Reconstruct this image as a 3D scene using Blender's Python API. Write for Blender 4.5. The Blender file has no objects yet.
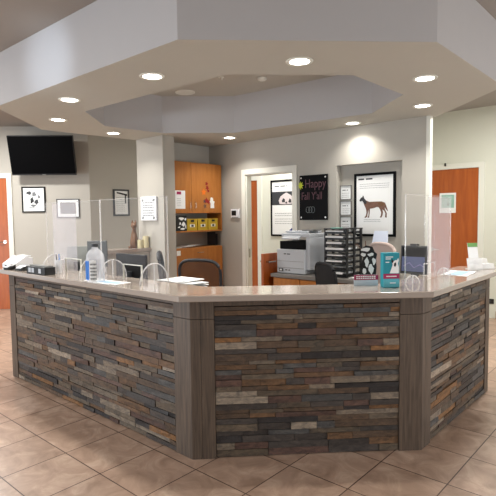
import bpy, bmesh, math, random
from mathutils import Vector, Matrix
random.seed(7)
C = bpy.context.scene.collection
S = bpy.context.scene

# ------------------------------------------------------------------ camera
cam_data = bpy.data.cameras.new('camera')
cam = bpy.data.objects.new('camera', cam_data)
C.objects.link(cam)
S.camera = cam
cam_data.sensor_width = 36.0
cam_data.lens = 36.0 * 497.35 / 496.0
cam_data.clip_start = 0.05
P_, R_, YAW = 0.066, -0.0122, math.radians(41.5)
rt = Vector((1, 0, 0)); up = Vector((0, math.sin(P_), math.cos(P_))); fw = Vector((0, math.cos(P_), -math.sin(P_)))
rt2 = math.cos(R_) * rt + math.sin(R_) * up
up2 = -math.sin(R_) * rt + math.cos(R_) * up
mrot = Matrix.Rotation(YAW, 3, 'Z')
r3, u3, b3 = mrot @ rt2, mrot @ up2, mrot @ (-fw)
M = Matrix(((r3.x, u3.x, b3.x, 0), (r3.y, u3.y, b3.y, 0), (r3.z, u3.z, b3.z, 1.5794), (0, 0, 0, 1)))
cam.matrix_world = M

# ------------------------------------------------------------------ world, exposure
S.view_settings.view_transform = 'Standard'
S.view_settings.look = 'None'
S.view_settings.gamma = 1.0
S.view_settings.use_curve_mapping = False
S.view_settings.exposure = 0.40
S.cycles.use_denoising = True
S.cycles.max_bounces = 8
S.cycles.diffuse_bounces = 5
S.cycles.glossy_bounces = 4
S.cycles.transparent_max_bounces = 16
S.cycles.sample_clamp_indirect = 4.0
w = bpy.data.worlds.new('daylight'); S.world = w; w.use_nodes = True
w.node_tree.nodes['Background'].inputs[0].default_value = (0.86, 0.93, 1.0, 1)
w.node_tree.nodes['Background'].inputs[1].default_value = 0.75

def area(name, loc, size, power, color=(1, .93, .84), target=None, sy=None, spread=180):
    d = bpy.data.lights.new(name, 'AREA'); d.energy = power; d.color = color
    d.size = size; d.spread = math.radians(spread)
    if sy: d.shape = 'RECTANGLE'; d.size_y = sy
    else: d.shape = 'DISK'
    o = bpy.data.objects.new(name, d); C.objects.link(o); o.location = loc
    if target:
        o.rotation_euler = (Vector(target) - Vector(loc)).to_track_quat('-Z', 'Y').to_euler()
    return o
# unseen lobby ceiling lamps added as general fill behind and beside the camera
for i, (x, y) in enumerate([(-3.2, -0.6), (-0.6, -1.6), (1.3, 0.6), (1.3, 3.4), (-6.2, 0.3)]):
    area('lobby_fill_lamp', (x, y, 3.1), 0.5, (20, 10, 8, 10, 40)[i], (1, .97, .91))
# unseen cool area lights added to brighten the fascias and ceiling recess
area('front_daylight_fill', (-6.0, -4.6, .85), 5.5, 165, (.88, .94, 1), (-3.0, 3.4, 2.3), 1.5)
area('side_fill', (3.1, 4.5, .85), 3.0, 105, (.93, .96, 1), (-4.6, 3.8, 2.5), 1.3)
# rooms behind the desk
area('back_room_lamp', (-5.0, 6.3, 3.05), 0.6, 34, (1, .98, .93))
area('corridor_lamp', (-1.4, 6.3, 3.08), 0.35, 50, (1, .99, .93))
area('left_hall_lamp', (-7.6, 2.6, 3.08), 0.35, 70, (1, .98, .94))
# cool spot without a fixture, added for the glow on the left fascia
d = bpy.data.lights.new('added_cool_spot', 'SPOT'); d.energy = 170; d.color = (.72, .85, 1)
d.spot_size = math.radians(17); d.spot_blend = 1.0; d.shadow_soft_size = .08
o = bpy.data.objects.new('added_cool_spot', d); C.objects.link(o); o.location = (-2.6, -0.6, 2.1)
o.rotation_euler = (Vector((-3.97, 2.05, 2.83)) - Vector(o.location)).to_track_quat('-Z', 'Y').to_euler()

# ------------------------------------------------------------------ materials
def lin(c):
    r = []
    for v in c:
        v = v / 255.0
        r.append(v / 12.92 if v <= .04045 else ((v + .055) / 1.055) ** 2.4)
    return tuple(r)
def mat(name, col, rough=.6, metal=0, noise=0.0, nscale=8, bump=0.0, bscale=60, stretch=None, emit=0, coat=0, spec=.5):
    m = bpy.data.materials.new(name); m.use_nodes = True
    nt = m.node_tree; b = nt.nodes['Principled BSDF']
    c = lin(col)
    b.inputs['Base Color'].default_value = (*c, 1)
    b.inputs['Roughness'].default_value = rough
    b.inputs['Metallic'].default_value = metal
    b.inputs['Specular IOR Level'].default_value = spec
    if coat: b.inputs['Coat Weight'].default_value = coat; b.inputs['Coat Roughness'].default_value = .12
    tc = nt.nodes.new('ShaderNodeTexCoord'); mp = nt.nodes.new('ShaderNodeMapping')
    nt.links.new(tc.outputs['Object'], mp.inputs[0])
    if stretch: mp.inputs['Scale'].default_value = stretch
    n = nt.nodes.new('ShaderNodeTexNoise'); n.inputs['Scale'].default_value = nscale; n.inputs['Detail'].default_value = 6
    nt.links.new(mp.outputs[0], n.inputs['Vector'])
    mx = nt.nodes.new('ShaderNodeMix'); mx.data_type = 'RGBA'
    k = max(noise, .015)
    mx.inputs['A'].default_value = (*[x * (1 - k) for x in c], 1)
    mx.inputs['B'].default_value = (*[min(1, x * (1 + k)) for x in c], 1)
    nt.links.new(n.outputs['Fac'], mx.inputs['Factor'])
    nt.links.new(mx.outputs['Result'], b.inputs['Base Color'])
    if bump:
        n2 = nt.nodes.new('ShaderNodeTexNoise'); n2.inputs['Scale'].default_value = bscale
        nt.links.new(mp.outputs[0], n2.inputs['Vector'])
        bp = nt.nodes.new('ShaderNodeBump'); bp.inputs['Strength'].default_value = bump; bp.inputs['Distance'].default_value = .01
        nt.links.new(n2.outputs['Fac'], bp.inputs['Height']); nt.links.new(bp.outputs[0], b.inputs['Normal'])
    if emit:
        b.inputs['Emission Color'].default_value = (*c, 1); b.inputs['Emission Strength'].default_value = emit
    return m
def wood(name, c1, c2, stretch, scale=6, rough=.4, coat=.0):
    m = mat(name, c1, rough, coat=coat)
    nt = m.node_tree
    mx = [n for n in nt.nodes if n.type == 'MIX'][0]; mp = [n for n in nt.nodes if n.type == 'MAPPING'][0]
    ns = [n for n in nt.nodes if n.type == 'TEX_NOISE'][0]
    mp.inputs['Scale'].default_value = stretch
    ns.inputs['Scale'].default_value = scale; ns.inputs['Detail'].default_value = 8; ns.inputs['Distortion'].default_value = .6
    rp = nt.nodes.new('ShaderNodeMapRange'); rp.inputs[1].default_value = .3; rp.inputs[2].default_value = .7
    nt.links.new(ns.outputs['Fac'], rp.inputs[0]); nt.links.new(rp.outputs[0], mx.inputs['Factor'])
    mx.inputs['A'].default_value = (*lin(c1), 1); mx.inputs['B'].default_value = (*lin(c2), 1)
    return m

M_wall = mat('greige_wall_paint', (182, 178, 169), .75, bump=.05, bscale=250)
M_wall_light = mat('pale_wall_paint', (216, 217, 204), .75, bump=.05, bscale=250)
M_ceil2 = mat('darker_upper_ceiling', (156, 149, 142), .85, bump=.05, bscale=200)  # upper ceiling set darker than soffit and recess
M_ceil = mat('ceiling_paint', (184, 181, 171), .85, bump=.05, bscale=200)
M_fascia = mat('fascia_paint', (188, 186, 186), .7, bump=.05, bscale=200)
M_white = mat('white_trim_paint', (226, 226, 216), .45)
M_door = wood('cherry_door_veneer', (158, 76, 24), (178, 92, 34), (6, 6, .6), 4, .35)
M_cab = wood('honey_cabinet_veneer', (164, 100, 38), (182, 116, 50), (5, 5, .7), 4, .4)
M_trimwood = wood('grey_brown_laminate', (70, 59, 50), (102, 87, 74), (22, 22, 1.2), 3.5, .5)
M_counter = mat('taupe_quartz', (168, 156, 146), .1, noise=.05, nscale=180, spec=.6, coat=.3)
M_counter_edge = mat('grey_worktop', (120, 116, 112), .35, noise=.06, nscale=120)
M_black = mat('black_plastic', (22, 22, 24), .4)
M_blackgloss = mat('glossy_black', (6, 6, 8), .5, spec=.1)
M_tv = mat('television_screen', (3, 3, 4), .5, spec=.04)
M_dark = mat('charcoal_plastic', (52, 54, 58), .5)
M_grey = mat('grey_plastic', (120, 120, 118), .5)
M_lgrey = mat('light_grey_plastic', (196, 200, 206), .45)
M_whitep = mat('white_plastic', (232, 234, 238), .4)
M_chrome = mat('brushed_nickel', (190, 186, 178), .25, 1)
M_paper = mat('white_paper', (238, 240, 240), .8)
M_bluepaper = mat('pale_blue_paper', (160, 190, 212), .7)
M_ink = mat('grey_ink', (120, 124, 126), .8)
M_fabric = mat('black_fabric', (26, 27, 30), .95, bump=.3, bscale=300)
M_beige = mat('beige_fabric', (176, 158, 150), .9, bump=.3, bscale=300)
M_yellow = mat('mustard_card', (190, 160, 40), .6)
M_teal = mat('teal_print', (30, 140, 156), .5)
M_magenta = mat('magenta_print', (160, 34, 84), .5)
M_pink = mat('dusty_pink_chalk', (98, 68, 76), .9)
M_chalkgrey = mat('grey_chalk', (110, 116, 118), .9)
M_lime = mat('lime_petal', (190, 200, 50), .7)
M_cat = mat('carved_wood', (112, 74, 40), .5, noise=.4, nscale=30)
M_candle = mat('cream_wax', (226, 216, 176), .5)
M_orange = mat('orange_leaf', (220, 110, 20), .7)
M_red = mat('dark_red_leaf', (140, 24, 24), .7)
M_brown = mat('brown_print', (116, 84, 70), .8, noise=.4, nscale=40)
M_blue = mat('blue_label', (40, 120, 210), .5)
M_base = mat('tan_tile_base', (176, 142, 116), .4, noise=.08)
M_sign = mat('pale_teal_print', (150, 190, 176), .6, noise=.2, nscale=12)
M_green = mat('leaf_green_print', (110, 160, 90), .6)
M_skull = mat('bone_print', (214, 204, 206), .8)
M_screen = mat('blue_screen', (50, 58, 104), .3)
M_core = mat('dark_core_board', (50, 42, 36), .8)

def lens_mat():
    m = bpy.data.materials.new('lamp_lens'); m.use_nodes = True
    b = m.node_tree.nodes['Principled BSDF']
    n = m.node_tree.nodes.new('ShaderNodeTexNoise'); n.inputs['Scale'].default_value = 40
    b.inputs['Base Color'].default_value = (1, 1, 1, 1)
    b.inputs['Emission Color'].default_value = (1, .95, .86, 1); b.inputs['Emission Strength'].default_value = 14
    m.node_tree.links.new(n.outputs['Fac'], b.inputs['Roughness'])
    return m
M_lens = lens_mat()

def acrylic(name, haze, tint=(.85, .84, .9)):
    m = bpy.data.materials.new(name); m.use_nodes = True
    nt = m.node_tree; nt.nodes.clear()
    out = nt.nodes.new('ShaderNodeOutputMaterial'); tr = nt.nodes.new('ShaderNodeBsdfTransparent')
    df = nt.nodes.new('ShaderNodeBsdfDiffuse'); df.inputs[0].default_value = (*tint, 1)
    gl = nt.nodes.new('ShaderNodeBsdfGlossy'); gl.inputs['Roughness'].default_value = .06
    m1 = nt.nodes.new('ShaderNodeMixShader'); m2 = nt.nodes.new('ShaderNodeMixShader')
    ns = nt.nodes.new('ShaderNodeTexNoise'); ns.inputs['Scale'].default_value = 3
    mr = nt.nodes.new('ShaderNodeMapRange'); mr.inputs[3].default_value = haze * .7; mr.inputs[4].default_value = haze * 1.3
    nt.links.new(ns.outputs['Fac'], mr.inputs[0]); nt.links.new(mr.outputs[0], m1.inputs[0])
    nt.links.new(tr.outputs[0], m1.inputs[1]); nt.links.new(df.outputs[0], m1.inputs[2])
    m2.inputs[0].default_value = .02; nt.links.new(m1.outputs[0], m2.inputs[1]); nt.links.new(gl.outputs[0], m2.inputs[2])
    nt.links.new(m2.outputs[0], out.inputs[0])
    return m
M_acr = acrylic('hazy_acrylic', .015)
M_acrh = acrylic('hazier_acrylic', .24, (.88, .84, .88))
M_acr2 = acrylic('clear_acrylic', .08)
M_edge = acrylic('frosted_acrylic_edge', .42, (.95, .95, .95))
M_edge2 = acrylic('thin_acrylic_edge', .22, (.95, .95, .95))
M_mesh = acrylic('charcoal_mesh', .42, (.06, .05, .048))
M_jug = acrylic('clear_bottle_plastic', .38, (.92, .93, .97))

def floor_mat():
    m = bpy.data.materials.new('beige_floor_tile'); m.use_nodes = True
    nt = m.node_tree; N = nt.nodes; Lk = nt.links; b = N['Principled BSDF']
    tc = N.new('ShaderNodeTexCoord'); sp = N.new('ShaderNodeSeparateXYZ'); Lk.new(tc.outputs['Object'], sp.inputs[0])
    T = .4163
    def mth(op, a, bb=None, cc=None):
        n = N.new('ShaderNodeMath'); n.operation = op
        for i, v in enumerate((a, bb, cc)):
            if v is None: continue
            if isinstance(v, (int, float)): n.inputs[i].default_value = v
            else: Lk.new(v, n.inputs[i])
        return n.outputs[0]
    fx = mth('DIVIDE', mth('SUBTRACT', sp.outputs[0], -3.080), T)
    fy = mth('DIVIDE', mth('SUBTRACT', sp.outputs[1], 1.607), T)
    dx = mth('ABSOLUTE', mth('SUBTRACT', fx, mth('ROUND', fx)))
    dy = mth('ABSOLUTE', mth('SUBTRACT', fy, mth('ROUND', fy)))
    dm = mth('MINIMUM', dx, dy)
    grout = mth('LESS_THAN', dm, .0085)
    cx = N.new('ShaderNodeCombineXYZ'); Lk.new(mth('FLOOR', fx), cx.inputs[0]); Lk.new(mth('FLOOR', fy), cx.inputs[1])
    wn = N.new('ShaderNodeTexWhiteNoise'); Lk.new(cx.outputs[0], wn.inputs['Vector'])
    add = N.new('ShaderNodeVectorMath'); add.operation = 'MULTIPLY_ADD'
    Lk.new(wn.outputs['Color'], add.inputs[0]); add.inputs[1].default_value = (9, 9, 9); Lk.new(tc.outputs['Object'], add.inputs[2])
    n1 = N.new('ShaderNodeTexNoise'); n1.inputs['Scale'].default_value = 5.5; n1.inputs['Detail'].default_value = 9
    n1.inputs['Roughness'].default_value = .62; n1.inputs['Distortion'].default_value = 1.0
    Lk.new(add.outputs[0], n1.inputs['Vector'])
    cr = N.new('ShaderNodeValToRGB'); Lk.new(n1.outputs['Fac'], cr.inputs[0])
    cr.color_ramp.elements[0].position = .3; cr.color_ramp.elements[0].color = (*lin((152, 126, 108)), 1)
    cr.color_ramp.elements[1].position = .72; cr.color_ramp.elements[1].color = (*lin((202, 177, 157)), 1)
    e = cr.color_ramp.elements.new(.52); e.color = (*lin((178, 150, 131)), 1)
    hs = N.new('ShaderNodeHueSaturation'); Lk.new(cr.outputs[0], hs.inputs['Color'])
    Lk.new(mth('MULTIPLY_ADD', wn.outputs['Value'], .10, .95), hs.inputs['Value'])
    mx = N.new('ShaderNodeMix'); mx.data_type = 'RGBA'; Lk.new(grout, mx.inputs['Factor'])
    Lk.new(hs.outputs[0], mx.inputs['A']); mx.inputs['B'].default_value = (*lin((74, 52, 42)), 1)
    Lk.new(mx.outputs['Result'], b.inputs['Base Color'])
    rr = mth('MULTIPLY_ADD', n1.outputs['Fac'], .25, .22); Lk.new(rr, b.inputs['Roughness'])
    bp = N.new('ShaderNodeBump'); bp.inputs['Strength'].default_value = .5; bp.inputs['Distance'].default_value = .003
    Lk.new(mth('SUBTRACT', 1, grout), bp.inputs['Height']); Lk.new(bp.outputs[0], b.inputs['Normal'])
    return m
M_floor = floor_mat()

def stone_mat():
    m = bpy.data.materials.new('ledger_stone'); m.use_nodes = True
    nt = m.node_tree; N = nt.nodes; Lk = nt.links; b = N['Principled BSDF']
    at = N.new('ShaderNodeAttribute'); at.attribute_name = 'stone'
    tc = N.new('ShaderNodeTexCoord')
    n1 = N.new('ShaderNodeTexNoise'); n1.inputs['Scale'].default_value = 16; n1.inputs['Detail'].default_value = 12
    n1.inputs['Roughness'].default_value = .68; n1.inputs['Distortion'].default_value = .8
    mp = N.new('ShaderNodeMapping'); mp.inputs['Scale'].default_value = (1, 1, 2.6)
    Lk.new(tc.outputs['Object'], mp.inputs[0]); Lk.new(mp.outputs[0], n1.inputs['Vector'])
    cr = N.new('ShaderNodeValToRGB'); Lk.new(n1.outputs['Fac'], cr.inputs[0])
    cr.color_ramp.elements[0].position = .3; cr.color_ramp.elements[0].color = (.36, .36, .40, 1)
    cr.color_ramp.elements[1].position = .7; cr.color_ramp.elements[1].color = (1.7, 1.58, 1.42, 1)
    mx = N.new('ShaderNodeMix'); mx.data_type = 'RGBA'; mx.blend_type = 'MULTIPLY'; mx.inputs['Factor'].default_value = 1
    Lk.new(at.outputs['Color'], mx.inputs['A']); Lk.new(cr.outputs[0], mx.inputs['B'])
    Lk.new(mx.outputs['Result'], b.inputs['Base Color'])
    b.inputs['Roughness'].default_value = .55
    n2 = N.new('ShaderNodeTexNoise'); n2.inputs['Scale'].default_value = 45; n2.inputs['Detail'].default_value = 8
    Lk.new(tc.outputs['Object'], n2.inputs['Vector'])
    bp = N.new('ShaderNodeBump'); bp.inputs['Strength'].default_value = .7; bp.inputs['Distance'].default_value = .006
    Lk.new(n2.outputs['Fac'], bp.inputs['Height']); Lk.new(bp.outputs[0], b.inputs['Normal'])
    return m
M_stone = stone_mat()

# ------------------------------------------------------------------ mesh helpers
MW = {}          # world matrix of each thing built here
class MB:
    def __init__(s, T=None): s.bm = bmesh.new(); s.T = T
    def _v(s, p):
        p = Vector(p)
        return s.bm.verts.new(s.T @ p if s.T else p)
    def face(s, pts): return s.bm.faces.new([s._v(p) for p in pts])
    def box(s, x0, x1, y0, y1, z0, z1):
        v = [s._v((x, y, z)) for z in (z0, z1) for (x, y) in ((x0, y0), (x1, y0), (x1, y1), (x0, y1))]
        for f in ((3, 2, 1, 0), (4, 5, 6, 7), (0, 1, 5, 4), (1, 2, 6, 5), (2, 3, 7, 6), (3, 0, 4, 7)): s.bm.faces.new([v[i] for i in f])
        return s
    def prism(s, poly, z0, z1): return s.plate(poly, (0, 0, z0), (1, 0, 0), (0, 1, 0), z1 - z0)
    def plate(s, poly, o, u, v, th):
        o, u, v = Vector(o), Vector(u).normalized(), Vector(v).normalized(); n = u.cross(v)
        a = [s._v(o + u * p[0] + v * p[1]) for p in poly]; b = [s._v(o + u * p[0] + v * p[1] + n * th) for p in poly]
        s.bm.faces.new(a[::-1]); s.bm.faces.new(b)
        for i in range(len(poly)):
            j = (i + 1) % len(poly); s.bm.faces.new((a[i], a[j], b[j], b[i]))
        return s
    def tube(s, pts, r, n=8, r2=None):
        pts = [Vector(p) for p in pts]; rings = []
        for i, p in enumerate(pts):
            d = (pts[min(i + 1, len(pts) - 1)] - pts[max(i - 1, 0)]).normalized()
            a = d.cross(Vector((0, 0, 1)) if abs(d.z) < .9 else Vector((1, 0, 0))).normalized(); b = d.cross(a)
            rr = r if r2 is None else r + (r2 - r) * i / (len(pts) - 1)
            rings.append([s._v(p + (a * math.cos(2 * math.pi * k / n) + b * math.sin(2 * math.pi * k / n)) * rr) for k in range(n)])
        for A, B in zip(rings, rings[1:]):
            for k in range(n): s.bm.faces.new((A[k], A[(k + 1) % n], B[(k + 1) % n], B[k]))
        s.bm.faces.new(rings[0][::-1]); s.bm.faces.new(rings[-1]); return s
    def lathe(s, prof, c=(0, 0, 0), n=24):
        rings = []
        for r, z in prof:
            rings.append([s._v((c[0] + r * math.cos(2 * math.pi * k / n), c[1] + r * math.sin(2 * math.pi * k / n), c[2] + z)) for k in range(n)])
        for A, B in zip(rings, rings[1:]):
            for k in range(n): s.bm.faces.new((A[k], A[(k + 1) % n], B[(k + 1) % n], B[k]))
        s.bm.faces.new(rings[0][::-1]); s.bm.faces.new(rings[-1]); return s
    def ball(s, c, r, n=12):
        if not hasattr(r, '__len__'): r = (r, r, r)
        prof = [(max(.001, math.sin(math.pi * i / n)), -math.cos(math.pi * i / n)) for i in range(n + 1)]
        rings = [[s._v((c[0] + r[0] * q * math.cos(2 * math.pi * k / n), c[1] + r[1] * q * math.sin(2 * math.pi * k / n), c[2] + r[2] * z)) for k in range(n)] for q, z in prof]
        for A, B in zip(rings, rings[1:]):
            for k in range(n): s.bm.faces.new((A[k], A[(k + 1) % n], B[(k + 1) % n], B[k]))
        s.bm.faces.new(rings[0][::-1]); s.bm.faces.new(rings[-1]); return s
    def build(s, name, m, parent=None, world=False, bevel=0, smooth=False, local=None):
        bmesh.ops.recalc_face_normals(s.bm, faces=s.bm.faces)
        if world and parent is not None:
            s.bm.transform(MW[parent.name].inverted())
        me = bpy.data.meshes.new(name); s.bm.to_mesh(me); s.bm.free()
        me.materials.append(m)
        if smooth:
            for p in me.polygons: p.use_smooth = True
        o = bpy.data.objects.new(name, me); C.objects.link(o)
        if parent is not None: o.parent = parent
        if bevel:
            b = o.modifiers.new('bevel', 'BEVEL'); b.width = bevel; b.segments = 2; b.limit_method = 'ANGLE'
        return o
def tag(o, label, cat, group=None):
    o['label'] = label; o['category'] = cat
    if group: o['group'] = group
    return o
def thing(name, label, cat, loc=(0, 0, 0), rz=0, group=None, rx=0, ry=0):
    o = bpy.data.objects.new(name, None); C.objects.link(o); o.empty_display_size = .1
    o.location = loc; o.rotation_euler = (rx, ry, rz)
    from mathutils import Euler
    MW[o.name] = Matrix.Translation(loc) @ Euler((rx, ry, rz)).to_matrix().to_4x4()
    return tag(o, label, cat, group)
def st(o): o['kind'] = 'structure'; return o
def dup(root, loc, rz=None, label=None):
    r = root.copy(); C.objects.link(r); r.location = loc
    if rz is not None: r.rotation_euler = (0, 0, rz)
    if label: r['label'] = label
    for ch in list(root.children):
        c = ch.copy(); C.objects.link(c); c.parent = r
        for g in ch.children:
            e = g.copy(); C.objects.link(e); e.parent = c
    return r
def bx(*a): return MB().box(*a)
def arc(cx, cy, r, a0, a1, n=16, ry=None):
    ry = ry or r
    return [(cx + r * math.cos(math.radians(a0 + (a1 - a0) * i / n)), cy + ry * math.sin(math.radians(a0 + (a1 - a0) * i / n))) for i in range(n + 1)]

# ================================================================== STRUCTURE
st(bx(-12, 3.3, -5, 8.1, -.1, 0).build('floor', M_floor))
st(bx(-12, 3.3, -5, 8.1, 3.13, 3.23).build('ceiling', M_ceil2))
# dropped octagonal soffit ring over the desk
OUT = [(-5.05, 2.05), (-2.365, 2.05), (-1.22, 3.195), (-1.22, 4.70), (-2.14, 5.62), (-5.82, 5.62), (-5.86, 4.25), (-5.95, 2.95)]
INN = [(-4.62, 2.75), (-2.67, 2.80), (-1.98, 3.50), (-1.97, 4.37), (-2.57, 4.93), (-4.47, 4.80), (-5.13, 4.16), (-5.2, 3.35)]
ms = MB()
vb = [[ms._v((*p, z)) for p in ring] for ring in (OUT, INN) for z in (2.65, 3.129)]
for i in range(8):
    j = (i + 1) % 8
    ms.bm.faces.new((vb[0][i], vb[0][j], vb[2][j], vb[2][i]))
    ms.bm.faces.new((vb[1][i], vb[1][j], vb[3][j], vb[3][i]))
    f = ms.bm.faces.new((vb[0][i], vb[0][j], vb[1][j], vb[1][i])); f.material_index = 1
    f = ms.bm.faces.new((vb[2][i], vb[2][j], vb[3][j], vb[3][i])); f.material_index = 1
so = st(ms.build('ceiling_soffit', M_ceil)); so.data.materials.append(M_fascia)
st(MB().prism([(p[0], p[1]) for p in INN], 3.118, 3.1285).build('ceiling_recess', M_ceil))
# back wall with doorway and shallow niche (front face at Y 5.5)
DX0, DX1, DZ = -4.895, -4.035, 2.17
NX0, NX1, NZ0, NZ1 = -3.36, -2.485, .86, 2.19
m = MB(); yb0, yb1 = 5.5, 5.66
m.box(-5.66, DX0, yb0, 5.60, 0, 2.66); m.box(DX0, DX1, yb0, 5.60, DZ, 2.66); m.box(DX1, NX0, yb0, yb1, 0, 2.66)
m.box(NX0, NX1, yb0, yb1, 0, NZ0); m.box(NX0, NX1, yb0, yb1, NZ1, 2.66); m.box(NX0, NX1, 5.60, yb1, NZ0, NZ1)
m.box(NX1, -2.205, yb0, 5.555, 0, 2.66)
st(m.build('wall_back', M_wall))
st(bx(-2.205, -2.158, 5.488, 5.56, 0, 2.65).build('trim_1', M_white, bevel=.004))
st(bx(-5.82, -5.66, 4.45, 5.66, 0, 2.66).build('wall_nook', M_wall))
st(bx(-5.82, -5.25, 4.25, 4.45, 0, 2.65).build('wall_column', M_wall))
# doorway casing
m = MB()
m.box(DX0 - .07, DX0, 5.48, 5.50, 0, DZ + .075); m.box(DX1, DX1 + .07, 5.48, 5.50, 0, DZ + .075); m.box(DX0, DX1, 5.48, 5.50, DZ, DZ + .075)
m.box(DX0, DX0 + .02, 5.50, 5.60, 0, DZ); m.box(DX1 - .02, DX1, 5.50, 5.60, 0, DZ); m.box(DX0, DX1, 5.50, 5.60, DZ - .02, DZ)
st(m.build('trim_2', M_white))
sp_ = st(bx(DX0 + .02, DX0 + .024, 5.53, 5.56, .95, 1.08).build('trim_3', M_chrome))
# rooms behind
st(bx(-7.7, -3.3, 7.0, 7.1, 0, 3.13).build('wall_back_room', M_wall_light))
st(bx(-3.3, -3.2, 5.66, 7.95, 0, 3.13).build('wall_partition', M_wall_light))
st(bx(-3.2, 3.3, 7.9, 8.0, 0, 3.13).build('wall_right', M_wall_light))
st(bx(-7.865, -7.765, 4.67, 7.1, 0, 3.13).build('wall_hall', M_wall))
st(bx(3.2, 3.3, -5, 7.9, 0, 3.13).build('wall_lobby', M_wall))
st(bx(-2.09, 3.2, 7.885, 7.9, 0, .11).build('baseboard_right', M_base))
# diagonal wall that carries the television
wp = Vector((-7.765, 4.67, 0)); wd = Vector((-1, -1, 0)).normalized(); wn = Vector((1, -1, 0)).normalized()
TW = Matrix(((wd.x, wn.x, 0, wp.x), (wd.y, wn.y, 0, wp.y), (0, 0, 1, 0), (0, 0, 0, 1)))   # local x along the wall, y out of it
st(MB(TW).box(0, 5.6, -.1, 0, 0, 3.13).build('wall_left', M_wall))
# back-room door, right door, left door
def door(n, T, x0, x1, z1, hand, knob_side, cas=.08, mdoor=M_door):
    dd = st(MB(T).box(x0 + .004, x1 - .004, .002, .012, 0.005, z1 - .004).build('door_%d' % n, mdoor))
    c = MB(T); c.box(x0 - cas, x0, .002, .03, 0, z1 + cas); c.box(x1, x1 + cas, .002, .03, 0, z1 + cas); c.box(x0, x1, .002, .03, z1, z1 + cas)
    c.build('door_frame', M_white, dd)
    if knob_side is not None:
        k = x0 + .07 if knob_side == 0 else x1 - .07; s = 1 if knob_side == 0 else -1
        h = MB(T); h.tube([(k, .012, hand), (k, .06, hand)], .012); h.tube([(k, .055, hand), (k + s * .13, .055, hand)], .009); h.tube([(k, .012, hand), (k, .018, hand)], .03, 16)
        h.build('door_handle', M_chrome, dd)
    return dd
IDN = Matrix(((-1, 0, 0, 0), (0, -1, 0, 7.9), (0, 0, 1, 0), (0, 0, 0, 1)))       # faces -Y at Y 7.9
d1 = door(1, IDN, 2.36, 3.12, 2.25, 1.0, 1)
MB(IDN).box(2.84, 2.86, .03, .05, 2.30, 2.345).build('door_contact', M_black, d1)
d2 = door(2, TW, 1.385, 2.35, 2.26, 1.17, 0)
ID2 = Matrix(((-1, 0, 0, 0), (0, -1, 0, 7.0), (0, 0, 1, 0), (0, 0, 0, 1)))
door(3, ID2, 5.93, 6.20, 2.215, 1.45, None, cas=.1)

# ================================================================== RECEPTION DESK
desk = thing('reception_desk', 'angled reception desk clad in stacked slate stone with grey wood corner boards', 'reception desk', (-2.355, 2.1, 0))
A = Vector((-2.355, 2.095)); B = Vector((-1.28, 3.17)); L = Vector((-5.02, 2.095)); Rr = Vector((-1.28, 4.63))
# core
def offs(d):  # inner offset polygon of desk line
    k = d * math.tan(math.radians(22.5))
    return [(L.x, L.y + d), (A.x - k, A.y + d), (B.x - d, B.y + k), (Rr.x - d, Rr.y)]
HB = 1.04
f0 = offs(.03); f1 = offs(.14)
m = MB()
for i in range(3):
    m.prism([f0[i], f0[i + 1], f1[i + 1], f1[i]], .0, HB)
m.build('desk_core', M_core, desk, world=True)
PAL = [((62, 58, 56), 5), ((80, 66, 54), 7), ((112, 103, 92), 3), ((94, 72, 52), 5), ((72, 73, 74), 3.5), ((88, 79, 68), 6), ((40, 38, 39), 4), ((112, 82, 52), 1.2), ((140, 131, 119), 1.3), ((80, 62, 56), 2.5)]
pal = [lin(c) for c, w_ in PAL]; pw = [w_ for c, w_ in PAL]
def stone(P, Q, s0, s1, z0, z1, name_seed):
    rnd = random.Random(name_seed)
    d = (Q - P).normalized(); n = Vector((d.y, -d.x))
    bm = bmesh.new(); lay = bm.loops.layers.float_color.new('stone')
    zz = z0
    while zz < z1 - .012:
        # courses come in ledger panels of four rows
        hs = [rnd.choice((.026, .032, .038, .046)) for _ in range(4)]
        off = rnd.uniform(0, .5)
        for h in hs:
            zt = min(zz + h, z1)
            if zt - zz < .012: break
            s = s0
            nb = s0 - off
            while s < s1 - .001:
                ln = rnd.choice((.12, .17, .22, .27, .34, .4))
                e = min(s + ln, s1)
                if s1 - e < .06: e = s1
                th = rnd.uniform(.010, .021)
                col = rnd.choices(pal, pw)[0]; k = rnd.uniform(.8, 1.2)
                col = tuple(c * k for c in col)
                g = .0012
                a, b_ = P + d * (s + g), P + d * (e - g)
                ti = [th + rnd.uniform(-.003, .003) for _ in range(4)]
                base = -.03
                v = [bm.verts.new((a.x - n.x * .03 * 1, a.y - n.y * .03, zz + g)), bm.verts.new((b_.x - n.x * .03, b_.y - n.y * .03, zz + g)),
                     bm.verts.new((b_.x - n.x * .03, b_.y - n.y * .03, zt - g)), bm.verts.new((a.x - n.x * .03, a.y - n.y * .03, zt - g)),
                     bm.verts.new((*(a + n * (ti[0] - .022)), zz + g)), bm.verts.new((*(b_ + n * (ti[1] - .022)), zz + g)),
                     bm.verts.new((*(b_ + n * (ti[2] - .022)), zt - g)), bm.verts.new((*(a + n * (ti[3] - .022)), zt - g))]
                for f in ((0, 1, 2, 3), (4, 5, 6, 7), (0, 1, 5, 4), (1, 2, 6, 5), (2, 3, 7, 6), (3, 0, 4, 7)):
                    fc = bm.faces.new([v[i] for i in f])
                    for lp in fc.loops: lp[lay] = (*[min(1, x ** (1 / 2.2)) if False else x for x in col], 1)
                s = e
            zz = zt
    bmesh.ops.recalc_face_normals(bm, faces=bm.faces)
    bm.transform(MW[desk.name].inverted())
    me = bpy.data.meshes.new('stone_cladding'); bm.to_mesh(me); bm.free(); me.materials.append(M_stone)
    o = bpy.data.objects.new('stone_cladding', me); C.objects.link(o); o.parent = desk
LL = (A - L).length; LF = (B - A).length; LR = (Rr - B).length
stone(L, A, .12, LL - .165, 0.006, 1.0, 3)
stone(A, B, .155, LF - .155, 0.006, 1.0, 11)
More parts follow.
